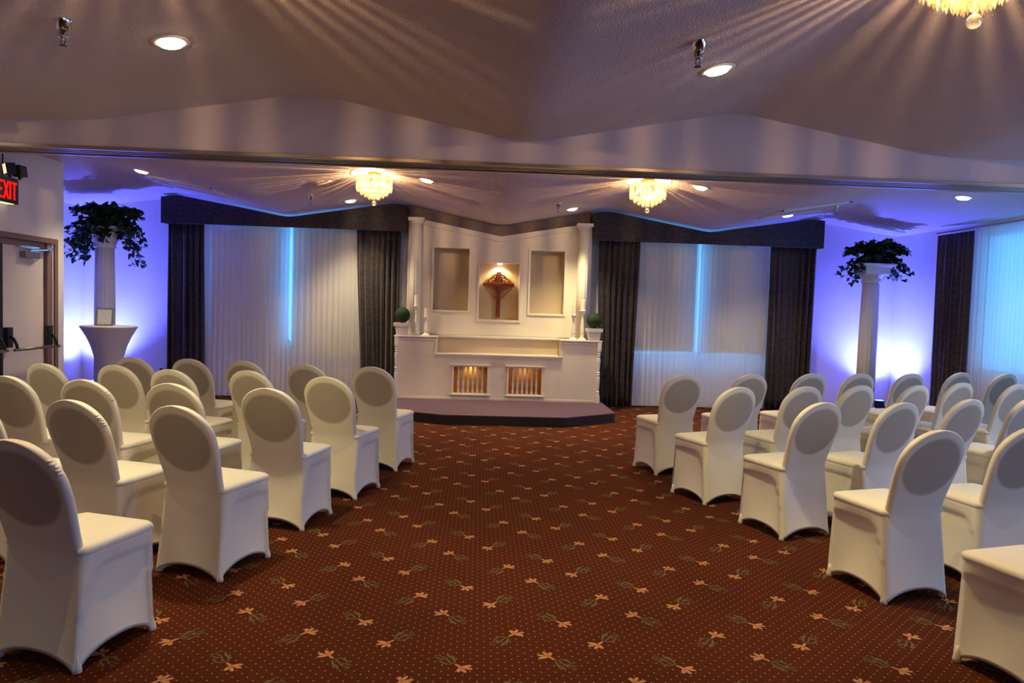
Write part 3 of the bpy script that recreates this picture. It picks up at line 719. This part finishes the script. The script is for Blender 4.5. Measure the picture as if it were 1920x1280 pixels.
# ------------------------------------------------------------------ columns, ivy, uplights, cocktail table
def column(x, y, h, lab):
    t = thing('plant_pedestal', lab, 'column', (x, y, 0), 0, 'tall white display columns')
    b = MB(); b.box((-.19, -.19, 0), (.19, .19, .07)); b.lathe([(.175,.07),(.18,.09),(.165,.115),(.15,.125),(.16,.145),(.142,.165)], n=32); b.obj('plinth', M['trim'], t, bevel=.004)
    b = MB(); b.lathe([(.128,.16),(.124,h*.6),(.112,h-.26)], n=80, flute=16, fa=.07); b.obj('shaft', M['trim'], t, smooth=True)
    b = MB(); b.lathe([(.122,h-.27),(.135,h-.265),(.135,h-.245),(.125,h-.24),(.13,h-.22),(.165,h-.17),(.17,h-.15)], n=32)
    b.box((-.175,-.175,h-.15), (.175,.175,h-.055)); b.box((-.195,-.195,h-.055), (.195,.195,h-.03)); b.box((-.235,-.235,h-.03), (.235,.235,h)); b.obj('capital', M['trim'], t, bevel=.004)
    return t
def ivy(x, y, z, W, Hh, seed, lab, drops, down):
    t = thing('potted_ivy', lab, 'plant', (x, y, z), 0, 'ivy plants on the columns')
    rnd = random.Random(seed)
    b = MB(); b.lathe([(.09,0),(.12,.11),(.13,.11),(.13,.13),(.115,.13),(.11,.115)], n=20); b.obj('pot', M['black'], t)
    lf = MB(); st_ = MB()
    def leaf(p, d, s):
        d = d.normalized(); u = d.cross(Vector((0, 0, 1)));
        if u.length < .1: u = Vector((1, 0, 0))
        u.normalize(); n_ = u.cross(d); q = Matrix.Rotation(rnd.uniform(-.9, .9), 3, d); u = q @ u; n_ = q @ n_
        pts = [(0,0),(-.18,.5),(.25,.62),(.62,.36),(1,0),(.62,-.36),(.25,-.62),(-.18,-.5)]
        V = [p+d*(a*s)+u*(w_*s)+n_*(abs(w_)*s*.28-a*a*s*.18) for a, w_ in pts]
        lf.add([V[0], V[1], V[2], V[3], V[4]], [(0,1,2,3,4)]); lf.add([V[0], V[4], V[5], V[6], V[7]], [(0,1,2,3,4)])
    for i in range(120):
        a = rnd.uniform(0, 2*PI); reach = rnd.uniform(.45, 1)*W/2; hh = rnd.uniform(.25, 1)*Hh*.62
        dr_ = 0
        tip = Vector((math.cos(a)*reach, math.sin(a)*reach*.75, .10+hh*(1-.55*(reach/(W/2))**2)-dr_))
        if rnd.random() < drops: 
            tip.z = rnd.uniform(-down, .02); tip.x = math.copysign(rnd.uniform(.24, W/2), tip.x)
        elif down > .3 and rnd.random() < .28:
            tip = Vector((rnd.uniform(-.26, .26), -rnd.uniform(.25, .34), rnd.uniform(-.20, .0)))
        st = Vector((0, 0, .10)); mid = (st+tip)/2+Vector((0, 0, .16 if tip.z < .2 else .06)); pts = []
        for k_ in range(9):
            q = k_/8; pts.append(st*(1-q)**2+mid*2*q*(1-q)+tip*q*q)
        st_.tube(pts, .003, 4)
        for k_ in range(2, 9):
            for rr in range(2):
                p = pts[k_]+Vector((rnd.uniform(-1,1), rnd.uniform(-1,1), rnd.uniform(-1,1)))*.028
                leaf(p, Vector((rnd.uniform(-1,1), rnd.uniform(-1,1), rnd.uniform(-.8,.5)))+pts[k_].normalized()*.4, rnd.uniform(.050, .078))
    lf.obj('foliage', M['leaf'], t); st_.obj('stems', M['leaf'], t)
column(-4.93, 9.55, 2.33, 'tall white fluted column behind the cocktail table in the left corner')
ivy(-4.90, 9.55, 2.33, .92, .33, 11, 'trailing green ivy on the left column above the cocktail table', .45, .48)
column(5.62, 9.90, 2.22, 'tall white fluted column in the right corner by the blue light')
ivy(5.68, 9.90, 2.22, .86, .42, 23, 'trailing green ivy on the right corner column', .25, .26)
for (x, y), s_, lab in ((UPL[0], 'left', 'small black uplight on the floor in the left corner'), (UPL[1], 'right', 'small black uplight on the floor in the right corner')):
    t = thing('uplight', lab, 'uplight', (x, y, 0), 0, 'blue corner uplights')
    b = MB(); b.lathe([(.07,.02),(.075,.06),(.07,.20),(.075,.22),(.07,.225)], n=20); b.obj('housing', M['black'], t, smooth=True)
    b = MB(); b.lathe([(.06,.2255),(.06,.229)], n=20); b.obj('lens', M['ledlens'], t)
    b = MB(); b.box((-.085,-.02,0), (-.078,.02,.15)); b.box((.078,-.02,0), (.085,.02,.15)); b.box((-.085,-.02,0), (.085,.02,.008)); b.obj('bracket', M['black'], t)
tb = thing('cocktail_table', 'tall round cocktail table in a grey white stretch cover by the door', 'table', (-4.40, 8.62, 0))
prof = [(.29,.012),(.27,.03),(.225,.12),(.175,.26),(.145,.42),(.14,.56),(.155,.70),(.19,.83),(.235,.94),(.285,1.03),(.305,1.062)]
n = 64; b = MB(); L = []
for r, z in prof:
    loop = []
    for j in range(n):
        a = 2*PI*j/n; c4 = .5+.5*math.cos(4*(a-.4)); rr = r*(1+(.16*c4-.06)*max(0, 1-z/.5)) if z < .5 else r
        zz = z+(.05*(1-c4) if z < .04 else 0); loop.append((rr*math.cos(a), rr*math.sin(a), zz))
    L.append(loop)
b.loft(L, False, False); b.obj('stretch_cover', M['lycra'], tb, smooth=True)
b = MB(); b.lathe([(.305,1.060),(.308,1.068),(.305,1.077),(.29,1.079)], n=64); b.obj('table_top', M['lycra'], tb, smooth=False, angle=.5)
for i in range(4):
    a = .4+PI/2*i; b = MB(); b.lathe([(.02,0),(.022,.006),(.015,.03)], (.295*math.cos(a), .295*math.sin(a), 0), 10); b.obj('foot', M['lycra'], tb)
pf = thing('photo_frame', 'silver photo frame leaning back on the cocktail table', 'photo frame', (-4.40, 8.50, 1.081), .15)
R = Matrix.Rotation(-.22, 4, 'X')
b = MB(); w_, h_, f_ = .075, .20, .02
for a, c in (((-w_-f_,0,0),(-w_,.014,h_+f_)), ((w_,0,0),(w_+f_,.014,h_+f_)), ((-w_,0,0),(w_,.014,f_)), ((-w_,0,h_),(w_,.014,h_+f_))): b.box(a, c, 0, R)
b.obj('frame', M['silver'], pf, bevel=.002)
b = MB(); b.box((-w_,.004,f_),(w_,.008,h_), 0, R); b.obj('card', M['paper'], pf)
b = MB(); b.box((-.02,.014,.01),(.02,.018,.15), 0, Matrix.Translation((0, .06, 0)) @ Matrix.Rotation(.12, 4, 'X')); b.obj('easel_back', M['black'], pf)

# outlet with plug, back wall left
ou = thing('wall_outlet', 'white wall outlet with black cord on the back wall, left corner', 'outlet', (-4.66, YB, 0))
b = MB(); b.box((-.038,-.008,.34),(.038,0,.455)); b.obj('cover_plate', M['plastic'], ou, bevel=.003)
b = MB(); b.box((-.016,-.035,.355),(.016,-.008,.385)); b.tube([(0,-.03,.37),(0,-.05,.33),(-.01,-.04,.2),(-.02,-.03,.02)], .005, 6); b.obj('plug_cord', M['black'], ou)

# ------------------------------------------------------------------ exit sign
ex = thing('exit_sign', 'black exit sign with red letters and emergency lamp heads beside the door', 'exit sign', (XLN, 7.01, 2.30))
b = MB(); b.box((.0, -.165, 0), (.075, .160, .245)); b.obj('housing', M['black'], ex, bevel=.004)
b = MB(); X = .077; s_ = 1
def bar(y0, z0, y1, z1, w_=.022):
    d = Vector((0, y1-y0, z1-z0)); L_ = d.length; d.normalize(); nn = Vector((0, -d.z, d.y))*w_/2
    p0, p1 = Vector((X, y0*.9, z0)), Vector((X, y1*.9, z1)); e = Vector((.003, 0, 0))
    vs = [p0-nn, p1-nn, p1+nn, p0+nn]; b.add(vs+[v+e for v in vs], [(0,3,2,1),(4,5,6,7),(0,1,5,4),(1,2,6,5),(2,3,7,6),(3,0,4,7)])
z0, z1 = .035, .205; zm = (z0+z1)/2; h = .011
def E(y): bar(y+h, z0, y+h, z1); bar(y+h, z0+h, y+.065, z0+h); bar(y+h, z1-h, y+.065, z1-h); bar(y+h, zm, y+.055, zm)
E(-.15)
bar(-.065, z0, .005, z1); bar(-.065, z1, .005, z0)
bar(.036, z0, .036, z1)
bar(.062, z1-h, .142, z1-h); bar(.102, z0, .102, z1)
b.obj('lettering', M['exit'], ex)
b = MB(); b.box((.005, -.15, -.006), (.07, .10, .0)); b.obj('downward_lens', M['emer'], ex)
for y, tw in ((-.02, .35), (.13, -.5)):
    R = Matrix.Translation((.09, y, .285)) @ Matrix.Rotation(tw-PI/2*.72, 4, 'Z') @ Matrix.Rotation(.15, 4, 'X')
    b = MB(); b.box((-.055,-.02,-.02), (.055,.06,.085), 0, R); b.box((-.012, .0, -.05), (.012, .02, 0), 0, R); hd = b.obj('lamp_head', M['black'], ex, bevel=.006)
    b = MB(); b.box((-.047,-.024,-.012), (.047,-.019,.077), 0, R); b.obj('lens', M['emer'] if y < .05 else M['black'], hd)
b = MB(); b.tube([(.03, .0, .25), (.03, .0, .46)], .007, 6); b.obj('conduit', M['dark'], ex)

# ------------------------------------------------------------------ ceiling fittings
def slope_mat(x, y, far):
    n_ = cnorm(x, far); q = n_.to_track_quat('Z', 'Y').to_matrix().to_4x4(); return Matrix.Translation((x, y, cz(x, far))) @ q
DL = [(-1.716,3.996,0,48,'recessed downlight on the near ceiling at upper left'), (1.296,3.957,0,48,'recessed downlight on the near ceiling beside the chrome sprinkler'),
      (-3.786,8.094,1,30,'recessed downlight at far left near the square ceiling panel'), (-1.785,9.76,1,52,'recessed downlight just before the left valance'),
      (-.605,7.763,1,40,'recessed downlight to the right of the left far chandelier'), (1.228,9.579,1,58,'recessed downlight above the right side of the altar'),
      (2.392,7.687,1,40,'recessed downlight to the right of the right far chandelier'), (4.046,9.204,1,40,'recessed downlight just before the right valance'),
      (5.425,7.773,1,20,'recessed downlight in the blue tinted ceiling at far right'),
      (-1.7,.2,0,5,'recessed downlight behind the viewer on the left'), (1.3,.2,0,5,'recessed downlight behind the viewer on the right'),
      (4.6,1.9,0,14,'added unseen downlight off to the right of the viewer'), (4.6,4.4,0,40,'added unseen downlight above the right block of chairs')  # side downlights here and below: unseen, added to brighten the chair seats
      , (-3.7,2.3,0,14,'added unseen downlight off to the left of the viewer'), (-3.7,4.5,0,40,'added unseen downlight above the left block of chairs')]
DLS = 2.35
for x, y, far, e, lab in DL:
    Mt = slope_mat(x, y, far)
    t = thing('downlight', lab, 'downlight', Mt.to_translation(), 0, 'recessed ceiling downlights'); t.rotation_euler = Mt.to_euler()
    b = MB(); b.lathe([(.068,-.004),(.095,-.007),(.098,-.003),(.098,.0),(.068,.0)], n=32); b.obj('trim_ring', M['trim'], t, smooth=True)
    b = MB(); b.lathe([(.066,-.010),(.055,-.020),(.03,-.026),(.001,-.027)], n=24); b.obj('lamp_face', M['lamp'], t, smooth=True)
    p = Mt @ Vector((0, 0, -.06)); d = (Mt.to_3x3() @ Vector((0, 0, -1))+Vector((0, 0, -1.5)))
    light('downlight_beam', 'SPOT', p, e*DLS, WARM, target=p+d, spot_size=1.9, spot_blend=.9, shadow_soft_size=.06)
def sprinkler(x, y, far, lab):
    Mt = slope_mat(x, y, far); t = thing('fire_sprinkler', lab, 'sprinkler', Mt.to_translation(), 0, 'chrome fire sprinklers')
    b = MB(); b.lathe([(.042,.012),(.040,-.004),(.026,-.045),(.018,-.048)], n=20); b.obj('cup', M['chrome'], t, smooth=True)
    b = MB(); b.lathe([(.019,-.045),(.019,-.075),(.023,-.077),(.023,-.085),(.012,-.088)], n=16); b.obj('body', M['chrome'], t, smooth=True)
    b = MB(); b.tube([(.008,0,-.086),(.011,0,-.10),(.003,0,-.118)], .0025, 6); b.tube([(-.008,0,-.086),(-.011,0,-.10),(-.003,0,-.118)], .0025, 6); b.lathe([(.016,-.119),(.018,-.121),(.004,-.123)], n=14); b.obj('deflector', M['dark'], t)
sprinkler(-2.058, 3.597, 0, 'chrome fire sprinkler on the near ceiling at far left'); sprinkler(1.028, 3.438, 0, 'chrome fire sprinkler beside the near right downlight')
sprinkler(-2.135, 8.995, 1, 'small fire sprinkler above the left valance'); sprinkler(.945, 8.732, 1, 'small fire sprinkler between the two far chandeliers'); sprinkler(4.36, 8.55, 1, 'small fire sprinkler by the right square panel')
Mt = slope_mat(-1.863, 8.352, 1); t = thing('air_diffuser', 'round ceiling air diffuser left of the far left chandelier', 'vent', Mt.to_translation()); t.rotation_euler = Mt.to_euler()
for i, (r0, r1) in enumerate(((.17, .145), (.135, .10), (.09, .0))):
    b = MB(); b.lathe([(r0, .004), (r0, -.012-.004*i), ((r0+r1)/2, -.016-.004*i), (max(r1, .001), -.008)], n=36); b.obj('ring', M['ceiling'], t, smooth=True)
for (x, y, wx, wy, lab) in ((-3.53, 8.80, .76, .80, 'square ceiling panel over the left window'), (3.98, 8.62, .72, .86, 'square ceiling panel over the right back window')):
    Mt = slope_mat(x, y, 1); t = thing('ceiling_panel', lab, 'ceiling panel', Mt.to_translation(), 0, 'square ceiling panels'); t.rotation_euler = Mt.to_euler()
    b = MB(); q = .028
    b.box((-wx/2, -wy/2, -.022), (wx/2, -wy/2+q, .01)); b.box((-wx/2, wy/2-q, -.022), (wx/2, wy/2, .01)); b.box((-wx/2, -wy/2, -.022), (-wx/2+q, wy/2, .01)); b.box((wx/2-q, -wy/2, -.022), (wx/2, wy/2, .01)); b.obj('panel_frame', M['trim'], t, bevel=.003)
    b = MB(); b.box((-wx/2+q, -wy/2+q, -.008), (wx/2-q, wy/2-q, .008)); b.obj('panel_face', M['ceiling'], t)

# ------------------------------------------------------------------ chandeliers
def prism_mesh(L, r=.008):
    b = MB(); n_ = 6
    ring = lambda rr, z: [(rr*math.cos(2*PI*j/n_), rr*.7*math.sin(2*PI*j/n_), z) for j in range(n_)]
    b.loft([ring(.002, 0), ring(r, -.012), ring(r, -L+.022), ring(.001, -L)]); return b
def chandelier(x, y, near, lab, energy):
    z0 = cz(x, True if y > 5 else False)
    t = thing('crystal_chandelier', lab, 'chandelier', (x, y, z0), 0, 'flush crystal chandeliers')
    b = MB(); b.lathe([(.075,.01),(.078,-.012),(.06,-.03),(.02,-.035),(.015,-.06)], n=28); b.obj('canopy', M['brass'], t, smooth=True)
    b = MB()
    for r, z in ((.193,-.055),(.145,-.178),(.085,-.225)):
        b.tube([(r*math.cos(2*PI*j/40), r*math.sin(2*PI*j/40), z) for j in range(41)], .004, 6)
    for j in range(6):
        a = 2*PI*j/6; b.tube([(.015*math.cos(a), .015*math.sin(a), -.06), (.193*math.cos(a), .193*math.sin(a), -.055), (.145*math.cos(a), .145*math.sin(a), -.178), (.085*math.cos(a), .085*math.sin(a), -.225)], .003, 5)
    b.obj('ring_frame', M['brass'], t)
    for j in range(6):
        a = 2*PI*(j+.5)/6; b = MB(); b.sphere((.115*math.cos(a), .115*math.sin(a), -.125), .016, 10, 8, 1.5); b.obj('bulb', M['bulb'], t, smooth=True)
    tiers = [(.195, -.050, .165, 46, .0088), (.150, -.172, .080, 30, .009), (.105, -.205, .075, 22, .009), (.060, -.235, .070, 12, .009)]
    rnd = random.Random(int(x*10))
    for ti, (r, z, L_, n_, pr) in enumerate(tiers):
        src = prism_mesh(L_, pr)
        if near:
            me = None
            for j in range(n_):
                a = 2*PI*(j+rnd.uniform(-.16,.16))/n_
                if me is None: o = src.obj('crystal_prism', M['crystal'], t); me = o.data
                else: o = bpy.data.objects.new('crystal_prism', me); S.collection.objects.link(o); o.parent = t
                o.location = (r*math.cos(a), r*math.sin(a), z); o.rotation_euler = (0, 0, a+PI/2+rnd.uniform(-.3, .3))
        else:
            al = MB()
            for j in range(n_):
                a = 2*PI*(j+rnd.uniform(-.16,.16))/n_; q = Matrix.Translation((r*math.cos(a), r*math.sin(a), z)) @ Matrix.Rotation(a+PI/2+rnd.uniform(-.3, .3), 4, 'Z')
                al.add([q @ Vector(v) for v in src.v], src.f)
            al.obj('crystal_tier', M['crystal'], t)
    b = MB()
    for j in range(14):
        a = 2*PI*j/14; b.tube([(.075*math.cos(a), .075*math.sin(a), -.03), (.13*math.cos(a), .13*math.sin(a), -.045), (.19*math.cos(a), .19*math.sin(a), -.055)], .005, 5)
    b.obj('bead_swags', M['crystal'], t)
    b = MB(); b.tube([(0, 0, -.28), (0, 0, -.315)], .004, 6); b.sphere((0, 0, -.342), .027, 14, 10); b.obj('crystal_ball', M['clearball'], t, smooth=True)
    light('chandelier_light', 'POINT', (x, y, z0-.125), energy, (1, .68, .33), shadow_soft_size=.009)
chandelier(-1.21, 8.05, False, 'lit crystal chandelier over the left side of the far area', 48)
chandelier(1.84, 7.82, False, 'lit crystal chandelier over the right side of the far area', 48)
chandelier(1.80, 2.58, True, 'large looking crystal chandelier cut off at the top right', 44)
chandelier(-1.23, 2.58, False, 'crystal chandelier above the near left ceiling fold', 44)
